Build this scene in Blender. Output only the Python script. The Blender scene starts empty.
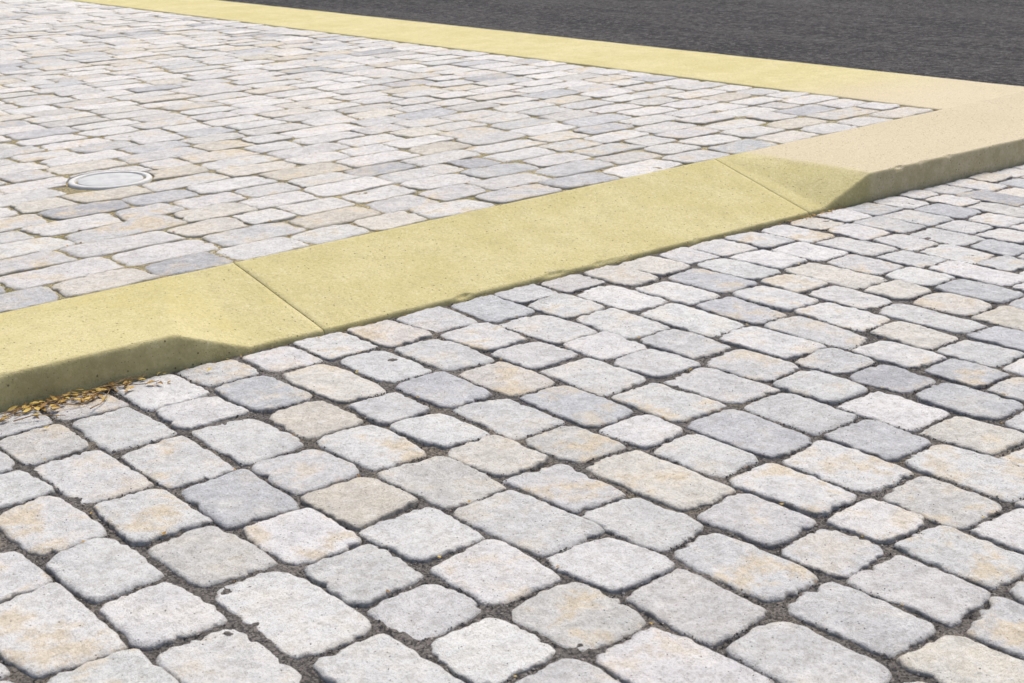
import bpy, math, numpy as np
from mathutils import Vector
rng=np.random.default_rng(11)
sc=bpy.context.scene
sc.view_settings.view_transform='Standard'; sc.view_settings.look='None'; sc.view_settings.exposure=0

# ------------------------------------------------------------ noise
TAB=rng.random((256,256))
def vn(x,y,s=0):
    x=np.asarray(x)+s*17.31; y=np.asarray(y)+s*9.77
    xi=np.floor(x).astype(int); yi=np.floor(y).astype(int)
    fx=x-xi; fy=y-yi; fx=fx*fx*(3-2*fx); fy=fy*fy*(3-2*fy)
    a=TAB[xi%256,yi%256]; b=TAB[(xi+1)%256,yi%256]; c=TAB[xi%256,(yi+1)%256]; d=TAB[(xi+1)%256,(yi+1)%256]
    return (a*(1-fx)+b*fx)*(1-fy)+(c*(1-fx)+d*fx)*fy
def fbm(x,y,o=3,s=0):
    r=0;a=1;t=0
    for k in range(o):
        r=r+a*(vn(x*2**k,y*2**k,s+k)-.5); t+=a; a*=.5
    return r/t*2

def Zu(x,y): return .10+.018*(np.minimum(x,14)-1.46)-.006*(np.minimum(y,20)-3.92)

def mesh_obj(name,co,faces,mat,smooth=True):
    me=bpy.data.meshes.new(name)
    co=np.ascontiguousarray(co,dtype=np.float32).reshape(-1,3)
    me.vertices.add(len(co)); me.vertices.foreach_set('co',co.ravel())
    idx=np.concatenate([f.ravel() for f in faces]).astype(np.int32)
    cnt=np.concatenate([np.full(len(f),f.shape[1]) for f in faces]).astype(np.int32)
    st=np.concatenate([[0],np.cumsum(cnt)[:-1]]).astype(np.int32)
    me.loops.add(len(idx)); me.loops.foreach_set('vertex_index',idx)
    me.polygons.add(len(cnt)); me.polygons.foreach_set('loop_start',st); me.polygons.foreach_set('loop_total',cnt)
    me.polygons.foreach_set('use_smooth',np.full(len(cnt),smooth))
    me.update(calc_edges=True); me.validate()
    me.materials.append(mat)
    ob=bpy.data.objects.new(name,me); sc.collection.objects.link(ob)
    return ob
def add_attr(ob,name,typ,data):
    at=ob.data.attributes.new(name,typ,'POINT')
    key={'FLOAT_COLOR':'color','FLOAT':'value','FLOAT_VECTOR':'vector'}[typ]
    at.data.foreach_set(key,np.ascontiguousarray(data,dtype=np.float32).ravel())
def grid_faces(n,m,off=0):
    i=np.arange(n-1)[:,None]*m+np.arange(m-1)[None,:]+off
    return np.stack([i,i+m,i+m+1,i+1],-1).reshape(-1,4)

# ------------------------------------------------------------ materials
class M:
    def __init__(s,name):
        s.m=bpy.data.materials.new(name); s.m.use_nodes=True
        s.t=s.m.node_tree; s.b=s.t.nodes['Principled BSDF']; s.b.inputs['Specular IOR Level'].default_value=.25
    def n(s,t,**k):
        nd=s.t.nodes.new(t)
        for a,v in k.items(): setattr(nd,a,v)
        return nd
    def l(s,a,b): s.t.links.new(a,b)
    def noise(s,vec,scale,detail=3,rough=.55):
        n=s.n('ShaderNodeTexNoise'); n.inputs['Scale'].default_value=scale; n.inputs['Detail'].default_value=detail; n.inputs['Roughness'].default_value=rough
        s.l(vec,n.inputs['Vector']); return n.outputs['Fac']
    def ramp(s,f,a,b,lo=0.,hi=1.):
        n=s.n('ShaderNodeMapRange'); n.interpolation_type='SMOOTHSTEP'
        n.inputs['From Min'].default_value=a; n.inputs['From Max'].default_value=b; n.inputs['To Min'].default_value=lo; n.inputs['To Max'].default_value=hi
        s.l(f,n.inputs['Value']); return n.outputs['Result']
    def mix(s,f,a,b,mode='MIX'):
        n=s.n('ShaderNodeMix',data_type='RGBA',blend_type=mode)
        for i,v in ((0,f),(6,a),(7,b)):
            if hasattr(v,'is_linked'): s.l(v,n.inputs[i])
            elif i==0: n.inputs[0].default_value=v
            else: n.inputs[i].default_value=(*v,1) if len(v)==3 else v
        return n.outputs[2]
    def math(s,op,a,b=0.):
        n=s.n('ShaderNodeMath',operation=op)
        for i,v in ((0,a),(1,b)):
            if hasattr(v,'is_linked'): s.l(v,n.inputs[i])
            else: n.inputs[i].default_value=v
        return n.outputs[0]
    def bump(s,h,dist,strength=1.,prev=None):
        n=s.n('ShaderNodeBump'); n.inputs['Distance'].default_value=dist; n.inputs['Strength'].default_value=strength
        s.l(h,n.inputs['Height'])
        if prev is not None: s.l(prev,n.inputs['Normal'])
        return n.outputs['Normal']
    def pits(s,vec,scale,rad,keep):
        v=s.n('ShaderNodeTexVoronoi'); v.inputs['Scale'].default_value=scale; s.l(vec,v.inputs['Vector'])
        d=s.ramp(v.outputs['Distance'],rad*.6,rad,1,0)
        sep=s.n('ShaderNodeSeparateColor'); s.l(v.outputs['Color'],sep.inputs[0])
        k=s.ramp(sep.outputs[0],keep,keep+.02,1,0)
        return s.math('MULTIPLY',d,k)

def stone_mat(name,dirtcol,dirtamt):
    m=M(name)
    g=m.n('ShaderNodeNewGeometry').outputs['Position']
    off=m.n('ShaderNodeAttribute',attribute_name='soff'); colr=m.n('ShaderNodeAttribute',attribute_name='scol'); ed=m.n('ShaderNodeAttribute',attribute_name='edge')
    va=m.n('ShaderNodeVectorMath',operation='ADD'); m.l(g,va.inputs[0]); m.l(off.outputs['Vector'],va.inputs[1]); p=va.outputs[0]
    c=colr.outputs['Color']
    big=m.noise(p,8,5,.70); mid=m.noise(p,36,6,.80); fine=m.noise(p,170,3,.8)
    c=m.mix(m.ramp(big,.36,.56,.75,0),c,m.mix(1.,c,(.83,.835,.85),'MULTIPLY'))
    st=m.math('MULTIPLY',m.ramp(big,.49,.63),colr.outputs['Alpha'])
    c=m.mix(st,c,(.71,.59,.41))
    c=m.mix(m.ramp(mid,.40,.54,.65,0),c,m.mix(1.,c,(.74,.72,.69),'MULTIPLY'))
    c=m.mix(m.ramp(mid,.55,.68,0,.6),c,(.83,.82,.79))
    c=m.mix(m.ramp(fine,.34,.48,.65,0),c,m.mix(1.,c,(.64,.62,.59),'MULTIPLY'))
    c=m.mix(m.ramp(fine,.55,.70,0,.35),c,(.86,.85,.82))
    pt=m.pits(p,90,.22,.13); c=m.mix(m.math('MULTIPLY',pt,.8),c,(.15,.13,.115))
    e=m.math('ADD',ed.outputs['Fac'],m.math('MULTIPLY',m.math('SUBTRACT',mid,.5),.5))
    e=m.ramp(e,.93,1.05,0,dirtamt)
    c=m.mix(e,c,dirtcol)
    m.l(c,m.b.inputs['Base Color']); m.b.inputs['Roughness'].default_value=.9
    nb=m.bump(mid,.012,.9)
    nb=m.bump(fine,.0028,.9,nb)
    m.l(nb,m.b.inputs['Normal'])
    return m.m
mat_stone_lo=stone_mat('cobble_stone_lower',(.175,.155,.135),.8)
mat_stone_up=stone_mat('cobble_stone_upper',(.36,.315,.20),.75)

def bed_mat(name,a,b,cc,fl):
    m=M(name); g=m.n('ShaderNodeNewGeometry').outputs['Position']
    c=m.mix(m.ramp(m.noise(g,4,4,.6),.4,.62),a,b)
    c=m.mix(m.ramp(m.noise(g,1.7,4,.7),.5,.66,0,fl),c,cc)
    v=m.n('ShaderNodeTexVoronoi'); v.inputs['Scale'].default_value=230; m.l(g,v.inputs['Vector'])
    sep=m.n('ShaderNodeSeparateColor'); m.l(v.outputs['Color'],sep.inputs[0])
    c=m.mix(1.,c,m.mix(m.ramp(sep.outputs[0],0,1),(.45,.45,.45),(1.6,1.55,1.5)),'MULTIPLY')
    m.l(c,m.b.inputs['Base Color']); m.b.inputs['Roughness'].default_value=.95
    m.l(m.bump(m.noise(g,70,5,.8),.012,.8),m.b.inputs['Normal'])
    return m.m
mat_bed_lo=bed_mat('joint_grit_dark',(.105,.098,.092),(.155,.143,.131),(.21,.18,.13),.5)
mat_bed_up=bed_mat('joint_sand_mossy',(.30,.26,.15),(.39,.34,.21),(.24,.22,.09),.8)

def kerb_mat():
    m=M('weathered_yellow_concrete'); geo=m.n('ShaderNodeNewGeometry'); g=geo.outputs['Position']
    sx=m.n('ShaderNodeSeparateXYZ'); m.l(g,sx.inputs[0])
    n1=m.noise(g,2.2,6,.7); n2=m.noise(g,11,6,.8)
    base=m.mix(m.ramp(n1,.35,.65),(.575,.50,.215),(.65,.575,.30))
    base=m.mix(m.ramp(n2,.45,.66,0,.6),base,(.52,.455,.22))
    base=m.mix(m.ramp(n2,.30,.42,.5,0),base,(.71,.655,.43))
    w=m.math('ADD',sx.outputs['X'],m.math('MULTIPLY',m.math('SUBTRACT',sx.outputs['Y'],3.4),.44))
    w=m.math('ADD',w,m.math('MULTIPLY',m.math('SUBTRACT',n2,.5),.12))
    fx=m.ramp(w,4.98,5.10); fy=m.ramp(m.math('ADD',sx.outputs['Y'],m.math('MULTIPLY',n1,.8)),4.6,5.6,1,0)
    base=m.mix(m.math('MULTIPLY',m.math('MULTIPLY',fx,fy),.75),base,(.64,.545,.41))
    n3=m.noise(g,90,4,.85)
    base=m.mix(m.ramp(n3,.53,.70,0,.6),base,(.76,.71,.52))
    base=m.mix(m.ramp(n3,.32,.48,.75,0),base,(.39,.335,.165))
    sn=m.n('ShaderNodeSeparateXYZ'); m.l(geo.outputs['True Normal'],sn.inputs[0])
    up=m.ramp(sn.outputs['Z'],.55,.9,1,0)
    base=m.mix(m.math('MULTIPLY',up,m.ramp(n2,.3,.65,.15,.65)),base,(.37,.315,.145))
    p1=m.pits(g,42,.16,.45); p2=m.pits(g,110,.26,.20)
    base=m.mix(m.math('MULTIPLY',p1,.85),base,(.14,.11,.055)); base=m.mix(m.math('MULTIPLY',p2,.65),base,(.20,.165,.085))
    m.l(base,m.b.inputs['Base Color']); m.b.inputs['Roughness'].default_value=.88
    m.l(m.bump(n3,.006,.85),m.b.inputs['Normal'])
    return m.m
mat_kerb=kerb_mat()

def asphalt_mat():
    m=M('asphalt'); g=m.n('ShaderNodeNewGeometry').outputs['Position']
    mp=m.n('ShaderNodeMapping'); mp.inputs['Scale'].default_value=(1.6,.35,1); m.l(g,mp.inputs['Vector'])
    c=m.mix(m.ramp(m.noise(mp.outputs[0],1.3,6,.78),.38,.64),(.036,.034,.036),(.092,.086,.084))
    c=m.mix(m.ramp(m.noise(g,6,6,.85),.50,.64,0,.65),c,(.14,.132,.125))
    c=m.mix(m.ramp(m.noise(g,20,4,.85),.50,.60,0,.8),c,(.21,.20,.19))
    c=m.mix(m.ramp(m.noise(g,17,4,.85),.40,.47,.8,0),c,(.018,.017,.018))
    m.l(c,m.b.inputs['Base Color']); m.b.inputs['Roughness'].default_value=.9
    m.l(m.bump(m.noise(g,20,4,.85),.08,1.),m.b.inputs['Normal']); return m.m
mat_asph=asphalt_mat()

def plain(name,ca,cb,scale=30,rough=.85):
    m=M(name); g=m.n('ShaderNodeNewGeometry').outputs['Position']
    c=m.mix(m.ramp(m.noise(g,scale,5,.7),.35,.65),ca,cb); m.l(c,m.b.inputs['Base Color']); m.b.inputs['Roughness'].default_value=rough
    m.l(m.bump(m.noise(g,scale*6,4,.7),.003,.6),m.b.inputs['Normal']); return m.m

# ------------------------------------------------------------ ground
gx=np.array([-400,-20,20,400.]);X,Y=np.meshgrid(gx,gx,indexing='ij')
mesh_obj('ground',np.stack([X,Y,X*0-.06],-1),[grid_faces(4,4)],mat_bed_lo,False)
def sheet(name,xs,ys,zf,mat,smooth=True):
    X,Y=np.meshgrid(xs,ys,indexing='ij'); return mesh_obj(name,np.stack([X,Y,zf(X,Y)],-1),[grid_faces(len(xs),len(ys))],mat,smooth)
def bedn(X,Y,a): return a*(fbm(X*9,Y*9,2,3)+.8*fbm(X*45,Y*45,2,5))
xs=np.concatenate([[-30,-8,-2],np.arange(.2,7.6,.010),np.arange(7.7,12,.1),[20,60]])
ys=np.concatenate([[-30,-8,-2,0],np.arange(.6,3.44,.010),[3.46]])
sheet('joint_grit_bed',xs,ys,lambda X,Y:-.0084+bedn(X,Y,.0044),mat_bed_lo)
xs=np.concatenate([[-60,-8,-3],np.arange(-.4,6.36,.02),[6.372]])
ys=np.concatenate([[3.90],np.arange(3.915,9,.02),np.arange(9.1,22,.2),[60,200]])
sheet('joint_sand_bed',xs,ys,lambda X,Y:Zu(X,Y)-.0074+bedn(X,Y,.0034),mat_bed_up)

# ------------------------------------------------------------ cobbles
PAL=np.array([(.70,.69,.67),(.75,.74,.715),(.665,.66,.645),(.595,.60,.605),(.515,.52,.53),(.73,.695,.625),(.78,.765,.74),(.65,.635,.60),(.69,.645,.56)])
PW=np.array([.23,.20,.12,.085,.04,.11,.14,.05,.025]);PW/=PW.sum()
def stones(name,spec,R,N,zfun,mat,cut=None,warm=0.):
    S=len(spec); cx,cy,hw,hh=[spec[:,i][:,None,None] for i in range(4)]
    th=np.linspace(0,2*np.pi,N,endpoint=False)[None,None,:]
    c=np.cos(th); s=np.sin(th)
    n=rng.uniform(4.6,10.5,(S,1,1))
    r=(np.abs(c)**n+np.abs(s)**n)**(-1/n)
    pert=np.zeros((S,1,N))
    for k in range(3,min(32,N//2-2)):
        pert+=rng.normal(0,.0125/(k**.36),(S,1,1))*np.sin(k*th+rng.uniform(0,6.28,(S,1,1)))
    for k in range(7):
        t0=rng.uniform(0,6.28,(S,1,1)); w=rng.uniform(.035,.16,(S,1,1)); dp=rng.uniform(0,1,(S,1,1))**3*.11
        d=np.abs((th-t0+np.pi)%(2*np.pi)-np.pi); pert-=dp*np.exp(-(d/w)**2)
    r=r*(1+pert)
    rho=np.array(R)[None,:,None]
    px=c*r*rho; py=s*r*rho
    a0=rng.normal(0,.04,(S,1,1)); b0=rng.normal(0,.04,(S,1,1)); a1=rng.normal(0,.0036,(S,1,1)); b1=rng.normal(0,.0036,(S,1,1))
    x=cx+hw*px*(1+a0*py)+a1*py; y=cy+hh*py*(1+b0*px)+b1*px
    o=rng.uniform(0,200,(S,1,1)); Re=rng.uniform(.0048,.0100,(S,1,1))
    r0=1-1.35*Re/.095; e=np.clip((np.minimum(rho,1)-r0)/(1-r0),0,1)
    z=-Re*(1-np.sqrt(np.clip(1-e*e*.97,0,1)))
    z=z-.0005*np.minimum(rho,1)**2+.0036*fbm(x*11+o,y*11+o,3,1)+.0020*fbm(x*50+o,y*50+o,2,2)
    z=z+np.clip(rng.normal(0,.0016,(S,1,1)),-.0022,.004)+np.clip(rng.normal(0,.0012,(S,1,1)),-.002,.002)*px+np.clip(rng.normal(0,.0012,(S,1,1)),-.002,.002)*py
    z=z-np.where(rho>1.001,.045,0)+x*0
    rr=np.broadcast_to(np.minimum(rho,1),x.shape)
    if cut is not None:
        dx=x-cut[0]; dy=y-cut[1]; d=np.sqrt(dx*dx+dy*dy)+1e-6; k=np.where(d<cut[2],cut[2]/d,1)
        x=cut[0]+dx*k; y=cut[1]+dy*k
    z=z+zfun(x,y)
    nR=len(R); co=np.stack([x,y,z],-1).reshape(-1,3)
    i=np.arange(nR-1)[:,None]*N; j=np.arange(N)[None,:]; j2=(j+1)%N
    f=np.stack([i+j,i+N+j,i+N+j2,i+j2],-1).reshape(-1,4)
    base=(np.arange(S)*nR*N)[:,None,None]
    F=(f[None]+base).reshape(-1,4)
    cap=(np.arange(N)[None,:]+(np.arange(S)*nR*N)[:,None])
    ob=mesh_obj(name,co,[F,cap],mat)
    pi=rng.choice(len(PAL),S,p=PW); col=PAL[pi]*rng.uniform(.96,1.04,(S,1))*(1+rng.normal(0,.004,(S,3)))
    col=col*np.array([1+warm,1,1-warm*1.3])
    al=np.clip(rng.random(S)**1.5,0,.75)
    C=np.concatenate([col,al[:,None]],1); n_=nR*N
    add_attr(ob,'scol','FLOAT_COLOR',np.repeat(C,n_,0))
    add_attr(ob,'soff','FLOAT_VECTOR',np.repeat(rng.uniform(0,50,(S,3)),n_,0))
    add_attr(ob,'edge','FLOAT',rr.reshape(-1))
    return ob
def courses_y(x0,x1,y0,y1,w,l,sd,gap,wob=.010):
    out=[]; x=x0
    while x<x1:
        cw=w*rng.uniform(.93,1.07); y=y1-rng.uniform(0,.008)
        first=True; ph=rng.uniform(0,50)
        while y>y0:
            L=np.clip(rng.normal(l,sd),l*.62,l*1.4)
            if first and rng.random()<.5: L*=.7
            first=False
            yc=y-L/2; xo=wob*(vn(np.array(yc*1.1+ph),np.array(ph))-.5)
            out.append((x+cw/2+float(xo),yc,cw/2-gap/2*rng.uniform(.5,1.4),L/2-gap/2*rng.uniform(.5,1.4))); y-=L
        x+=cw
    return np.array(out)
lo=courses_y(-1.,10.,-.4,3.392,.193,.248,.038,.0095)
Rhi=[.15,.45,.70,.84,.90,.935,.965,.985,1.0,1.01]; Rmd=[.3,.7,.90,.955,1.0,1.01]; Rlo=[.4,.90,.96,1.0,1.008]
near=(lo[:,0]<6.3)&(lo[:,0]>.2)&(lo[:,1]>.4)
pav=bpy.data.objects.new('cobblestone_pavement',None); sc.collection.objects.link(pav)
a=stones('near_cobbles',lo[near],Rhi,88,lambda x,y:x*0,mat_stone_lo); a.parent=pav
a=stones('outer_cobbles',lo[~near],Rmd,32,lambda x,y:x*0,mat_stone_lo); a.parent=pav

s_=courses_y(3.924,19,-2.6,6.364,.190,.31,.045,.009,.006)
up=np.stack([s_[:,1],s_[:,0],s_[:,3],s_[:,2]],1)
COV=(2.56,5.44)
d=np.hypot(up[:,0]-COV[0],up[:,1]-COV[1]); up=up[d>.13]
t1=up[:,1]<6.5; t2=(up[:,1]>=6.5)&(up[:,1]<10); t3=up[:,1]>=10
pl=bpy.data.objects.new('cobblestone_plaza',None); sc.collection.objects.link(pl)
for nm,msk,R,N in (('near_cobbles_plaza',t1,Rhi,56),('mid_cobbles_plaza',t2,Rmd,36),('far_cobbles_plaza',t3,Rlo,28)):
    a=stones(nm,up[msk],R,N,Zu,mat_stone_up,cut=(COV[0],COV[1],.180) if nm[0]=='n' else None,warm=.012); a.parent=pl

# ------------------------------------------------------------ kerbs
def kerb_segment(cols):
    cc=[cols[0]]
    for a,b in zip(cols[:-1],cols[1:]):
        L=max(abs(b[0]-a[0]),abs(b[1]-a[1])); k=max(2,int(min(L/.02,240)))
        for i in range(1,k+1):
            t=i/k; cc.append(tuple(a[j]*(1-t)+b[j]*t for j in range(3)))
    cc=np.array(cc); n=len(cc)
    Xi,Xf,zf=cc[:,0],cc[:,1],cc[:,2]
    chip=np.clip(fbm(Xf*13,Xf*0+2,4,12)-.28,0,1)*.035
    wav=.0035*fbm(Xf*7,Xf*0+3.4,3,8)
    rows=[(3.392,None,-.06,0),(3.394,-.030,None,0),(3.397,-.012,None,.2),(3.399,-.006,None,.8),(3.403,-.0015,None,1)]
    ts=np.concatenate([[0,.01],np.linspace(.03,.97,24),[.99]])
    P=[]
    zi=Zu(Xi,3.92)+.002
    for r in rows:
        x=Xf; y=r[0]+wav+chip*r[3]
        z=np.full(n,-.06) if r[2] is not None else np.maximum(zf+r[1]-chip*r[3]*.5,-.02-.001*abs(r[1])*100)
        P.append(np.stack([x,y,z],-1))
    for t in ts:
        x=Xf*(1-t)+Xi*t; y=np.full(n,3.408*(1-t)+3.916*t)
        if t<.02: y=y+wav+chip*.7
        z=zf*(1-t)+zi*t+.0018*fbm(x*4,y*4,3,9)
        P.append(np.stack([x,y,z],-1))
    flush=Xi>6.38
    P.append(np.stack([Xi,np.full(n,3.9195),zi-np.where(flush,0,.004)+.0018*fbm(Xi*4,Xi*0+3.92*4,3,9)],-1)); P.append(np.stack([Xi,np.full(n,3.920),zi-.05],-1))
    P=np.array(P).transpose(1,0,2)
    def endcap(c,sgn):
        e=c.copy(); e[:,0]+=sgn*.0025; e[:,2]-=.003; b=e.copy(); b[:,2]=np.minimum(b[:,2],-.05); return e,b
    e0,b0=endcap(P[0],-1); e1,b1=endcap(P[-1],1)
    return np.concatenate([[b0],[e0],P,[e1],[b1]])
def build_kerb():
    co=[];fs=[];off=0
    for cols in ([(-40,-40,.097),(-2,-2,.097),(1.99,1.75,.097),(2.10,1.985,.012),(2.238,2.238,.011)],
                 [(2.2445,2.2445,.011),(4.615,4.615,.012)],
                 [(4.6215,4.6215,.012),(4.66,4.73,.014),(4.80,5.03,.118),(6.37,6.37,.12),(6.39,6.39,.12),(9,9,.124),(60,60,.13)]):
        g=kerb_segment(cols); n,m=g.shape[:2]; co.append(g.reshape(-1,3)); fs.append(grid_faces(n,m,off)); off+=n*m
    return np.concatenate(co),fs
co,fs=build_kerb(); kb=mesh_obj('concrete_kerb',co,fs,mat_kerb)
def band():
    xs=np.array([6.370,6.371,6.376]+list(np.linspace(6.40,7.31,18))+[7.335,7.342,7.344]); drop=np.array([-.06,-.006,-.001]+[0]*18+[-.001,-.006,-.06])
    ys=np.concatenate([[3.9196],np.arange(3.95,12,.06),np.arange(12.5,60,1.),[200]])
    X,Y=np.meshgrid(xs,ys,indexing='ij'); D=np.repeat(drop[:,None],len(ys),1)
    Xw=X+np.where((X>7.33)|(X<6.38),.004*fbm(Y*3,Y*0+1,3,4),0)
    return np.stack([Xw,Y,Zu(X,Y)+.002+.0018*fbm(X*4,Y*4,3,9)+D],-1),len(xs),len(ys)
co,n,m_=band(); mesh_obj('concrete_edge_band',co,[grid_faces(n,m_)],mat_kerb)
xs=np.array([7.338,7.5,8,9,10,12,14,20,60,300.]); ys=np.array([3.9215,5,7,10,14,20,60,300.])
sheet('asphalt_road',xs,ys,lambda X,Y:Zu(X,Y)-.006,mat_asph,False)

# ------------------------------------------------------------ utility cover
def lathe(name,prof,N,c,mat):
    th=np.linspace(0,2*np.pi,N,endpoint=False); co=[]
    for r,z in prof:
        x=c[0]+r*np.cos(th); y=c[1]+r*np.sin(th); co.append(np.stack([x,y,Zu(x,y)+z],-1))
    co=np.array(co).reshape(-1,3); k=len(prof)
    i=np.arange(k-1)[:,None]*N; j=np.arange(N)[None,:]; j2=(j+1)%N
    f=np.stack([i+j,i+N+j,i+N+j2,i+j2],-1).reshape(-1,4)
    return mesh_obj(name,co,[f,np.arange(N)[None,:]],mat)
cov=bpy.data.objects.new('utility_cover',None); sc.collection.objects.link(cov)
mc=plain('cover_cast_metal',(.46,.46,.45),(.56,.56,.54),20,.6)
mr=plain('cover_ring_frame',(.58,.57,.54),(.68,.67,.64),25)
mk=plain('cover_gap_dirt',(.06,.055,.045),(.10,.09,.07),25)
a=lathe('lid',[(.01,.002),(.05,.002),(.128,.002),(.133,.000),(.135,-.012)],64,COV,mc); a.parent=cov
a=lathe('gap_dirt',[(.10,-.0105),(.152,-.0105)],64,COV,mk); a.parent=cov
a=lathe('ring',[(.145,-.014),(.146,.002),(.149,.004),(.166,.004),(.170,-.001),(.172,-.03)],64,COV,mr); a.parent=cov

# ------------------------------------------------------------ grit in joints
def chips(name,pts,size,mat,flat=.7):
    n=len(pts); b=np.array([(1,0,0),(-1,0,0),(0,1,0),(0,-1,0),(0,0,1),(0,0,-1)],float)
    v=b[None]*rng.uniform(.55,1.25,(n,6,1))+rng.normal(0,.18,(n,6,3)); v[:,:,2]*=flat
    a=rng.uniform(0,6.28,n); ca,sa=np.cos(a)[:,None],np.sin(a)[:,None]
    vx=v[:,:,0]*ca-v[:,:,1]*sa; vy=v[:,:,0]*sa+v[:,:,1]*ca; v=np.stack([vx,vy,v[:,:,2]],-1)*size[:,None,None]+pts[:,None,:]
    f=np.array([(0,2,4),(2,1,4),(1,3,4),(3,0,4),(2,0,5),(1,2,5),(3,1,5),(0,3,5)])
    F=(f[None]+(np.arange(n)*6)[:,None,None]).reshape(-1,3)
    return mesh_obj(name,v.reshape(-1,3),[F],mat,False)
def joint_points(spec,k,zfun,z0):
    S=len(spec); i=np.repeat(np.arange(S),k); n=len(i); th=rng.uniform(0,6.28,n); nn=6.
    r=(np.abs(np.cos(th))**nn+np.abs(np.sin(th))**nn)**(-1/nn)
    x=spec[i,0]+np.cos(th)*r*(spec[i,2]+rng.uniform(-.003,.009,n)); y=spec[i,1]+np.sin(th)*r*(spec[i,3]+rng.uniform(-.003,.009,n))
    z=z0+rng.uniform(-.003,.003,n)
    return np.stack([x,y,z+(0 if zfun is None else zfun(x,y))],-1)
mg=M('grit_chips'); gi=mg.n('ShaderNodeNewGeometry'); 
cr=mg.n('ShaderNodeValToRGB'); mg.l(gi.outputs['Random Per Island'],cr.inputs[0])
cr.color_ramp.elements[0].color=(.05,.047,.044,1); cr.color_ramp.elements[1].color=(.42,.39,.35,1); e_=cr.color_ramp.elements.new(.65); e_.color=(.145,.132,.118,1)
mg.l(cr.outputs[0],mg.b.inputs['Base Color']); mg.b.inputs['Roughness'].default_value=.9
nl=lo[near&(lo[:,0]<5.2)]
p=joint_points(nl,120,None,-.006); p=p[p[:,1]<3.39]
chips('joint_gravel',p,rng.uniform(.0012,.0036,len(p)),mg.m)
p=np.stack([rng.uniform(.5,6,4500),rng.uniform(.8,3.39,4500),np.full(4500,.0005)],-1)
chips('loose_sand',p,rng.uniform(.0006,.0020,len(p)),mg.m)

# ------------------------------------------------------------ leaf litter
ml=M('dry_leaf'); gi=ml.n('ShaderNodeNewGeometry'); cr=ml.n('ShaderNodeValToRGB'); ml.l(gi.outputs['Random Per Island'],cr.inputs[0])
cr.color_ramp.elements[0].color=(.22,.11,.04,1); cr.color_ramp.elements[1].color=(.62,.46,.13,1); e_=cr.color_ramp.elements.new(.5); e_.color=(.46,.29,.07,1)
ml.l(cr.outputs[0],ml.b.inputs['Base Color']); ml.b.inputs['Roughness'].default_value=.8
def leaves(name,pts,size):
    n=len(pts); t=np.linspace(-1,1,5)
    w=np.array([.05,.46,.58,.40,.03]); base=[]
    for k,tt in enumerate(t):
        for s in (-1,0,1): base.append((tt,s*w[k],.0))
    base=np.array(base); v=np.repeat(base[None],n,0); curl=rng.uniform(-.4,.5,(n,1)); fold=rng.uniform(0,.6,(n,1))
    v[:,:,2]=curl*v[:,:,0]**2*.6+fold*np.abs(v[:,:,1])+rng.normal(0,.03,(n,15)); v[:,:,0:2]*=1+rng.normal(0,.06,(n,15,2))
    asp=rng.uniform(.55,1.1,(n,1)); v[:,:,1]*=asp
    a=rng.uniform(0,6.28,n)[:,None]; tl=rng.normal(0,.22,n)[:,None]
    x=v[:,:,0]*np.cos(tl)-v[:,:,2]*np.sin(tl); z=v[:,:,0]*np.sin(tl)+v[:,:,2]*np.cos(tl); y=v[:,:,1]
    X=x*np.cos(a)-y*np.sin(a); Y=x*np.sin(a)+y*np.cos(a)
    v=np.stack([X,Y,z],-1)*size[:,None,None]+pts[:,None,:]
    f=np.array([(3*k+s,3*k+3+s,3*k+4+s,3*k+1+s) for k in range(4) for s in (0,1)])
    F=(f[None]+(np.arange(n)*15)[:,None,None]).reshape(-1,4)
    return mesh_obj(name,v.reshape(-1,3),[F],ml.m)
n=120
lx=np.clip(rng.normal(1.42,.12,n),1.1,1.9); ly=3.383-np.abs(rng.normal(0,.045,n)); lz=.005+rng.uniform(0,.007,n)
P1=np.stack([lx,ly,lz],-1); S1=rng.uniform(.005,.016,n)
n=170; lx=rng.uniform(.6,7,n); P2=np.stack([lx,3.388-np.abs(rng.normal(0,.012,n)),np.full(n,.002)],-1); S2=rng.uniform(.002,.006,n)
j=joint_points(lo[near],1,None,.0); j=j[(j[:,1]<3.38)]; j=j[rng.random(len(j))<.6]; S3=rng.uniform(.002,.007,len(j))
n=50; P4=np.stack([4.62+rng.normal(0,.09,n),3.384-np.abs(rng.normal(0,.02,n)),np.full(n,.004)],-1); S4=rng.uniform(.003,.009,n)
lf=bpy.data.objects.new('dry_leaf_litter',None); sc.collection.objects.link(lf)
a=leaves('leaf_bits',np.concatenate([P1,P2,j,P4]),np.concatenate([S1,S2,S3,S4])); a.parent=lf
j=joint_points(up[t1|t2],4,Zu,-.002); j=j[(j[:,1]>3.93)&(j[:,0]<6.36)]; a=leaves('plaza_bits',j,rng.uniform(.002,.008,len(j))); a.parent=lf
tw=plain('twig_bark',(.20,.12,.06),(.40,.27,.13),60)
co=[];F=[];off=0
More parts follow.
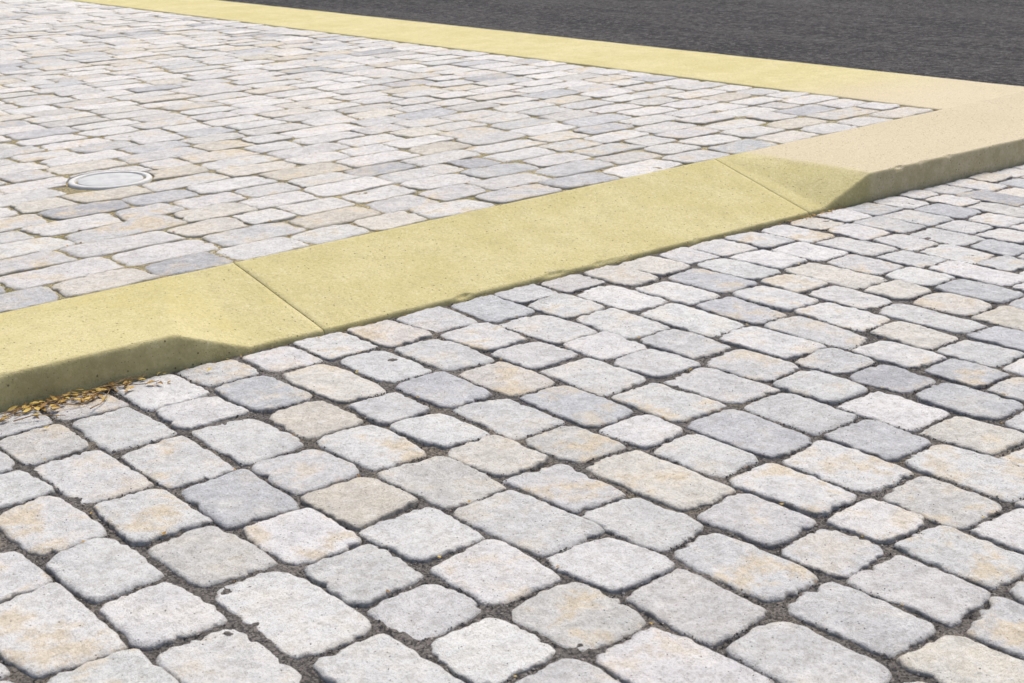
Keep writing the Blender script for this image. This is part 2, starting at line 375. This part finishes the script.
for k in range(16):
    c=np.array([rng.normal(1.42,.11),3.335+rng.normal(0,.035),.010]); a_=rng.normal(.1,.45); L=rng.uniform(.05,.20)
    for q in range(6):
        t=q/5-.5; ctr=c+np.array([math.cos(a_)*L*t,math.sin(a_)*L*t+.006*math.sin(q*1.1+k),.006*math.sin(q*1.3+k)*.5]); 
        ctr[1]=min(ctr[1],3.386)
        r=.0019*(1-.5*q/5)
        for s in range(5): co.append(ctr+r*np.array([-math.sin(a_)*math.cos(s*1.257),math.cos(a_)*math.cos(s*1.257),math.sin(s*1.257)]))
    for q in range(5):
        for s in range(5): F.append((off+q*5+s,off+q*5+(s+1)%5,off+q*5+5+(s+1)%5,off+q*5+5+s))
    off+=30
a=mesh_obj('twigs',np.array(co),[np.array(F)],tw); a.parent=lf

# ------------------------------------------------------------ camera & light
cam=bpy.data.cameras.new('camera'); co_=bpy.data.objects.new('camera',cam); sc.collection.objects.link(co_); sc.camera=co_
p=math.radians(18.24); fh=Vector((.6616,.7498,0)).normalized()
fw=fh*math.cos(p)-Vector((0,0,1))*math.sin(p)
co_.location=(0,0,1.3); co_.rotation_euler=fw.to_track_quat('-Z','Y').to_euler()
cam.sensor_width=36; cam.lens=1400/1024*36; cam.clip_end=2000
cam.dof.use_dof=True; cam.dof.focus_distance=4.2; cam.dof.aperture_fstop=11
el=math.radians(60); az=math.radians(58)
s=Vector((math.cos(el)*math.sin(az),math.cos(el)*math.cos(az),math.sin(el)))
sl=bpy.data.lights.new('sun','SUN'); sl.energy=2.75; sl.angle=math.radians(30); sl.color=(1,.955,.89)
so=bpy.data.objects.new('sun',sl); sc.collection.objects.link(so); so.rotation_euler=s.to_track_quat('Z','Y').to_euler()
w=bpy.data.worlds.new('World'); sc.world=w; w.use_nodes=True
sk=w.node_tree.nodes.new('ShaderNodeTexSky'); sk.sky_type='NISHITA'; sk.sun_disc=False; sk.sun_elevation=el; sk.sun_rotation=az; sk.dust_density=4; sk.air_density=1
bg=w.node_tree.nodes['Background']; bg.inputs['Strength'].default_value=.15; w.node_tree.links.new(sk.outputs[0],bg.inputs[0])
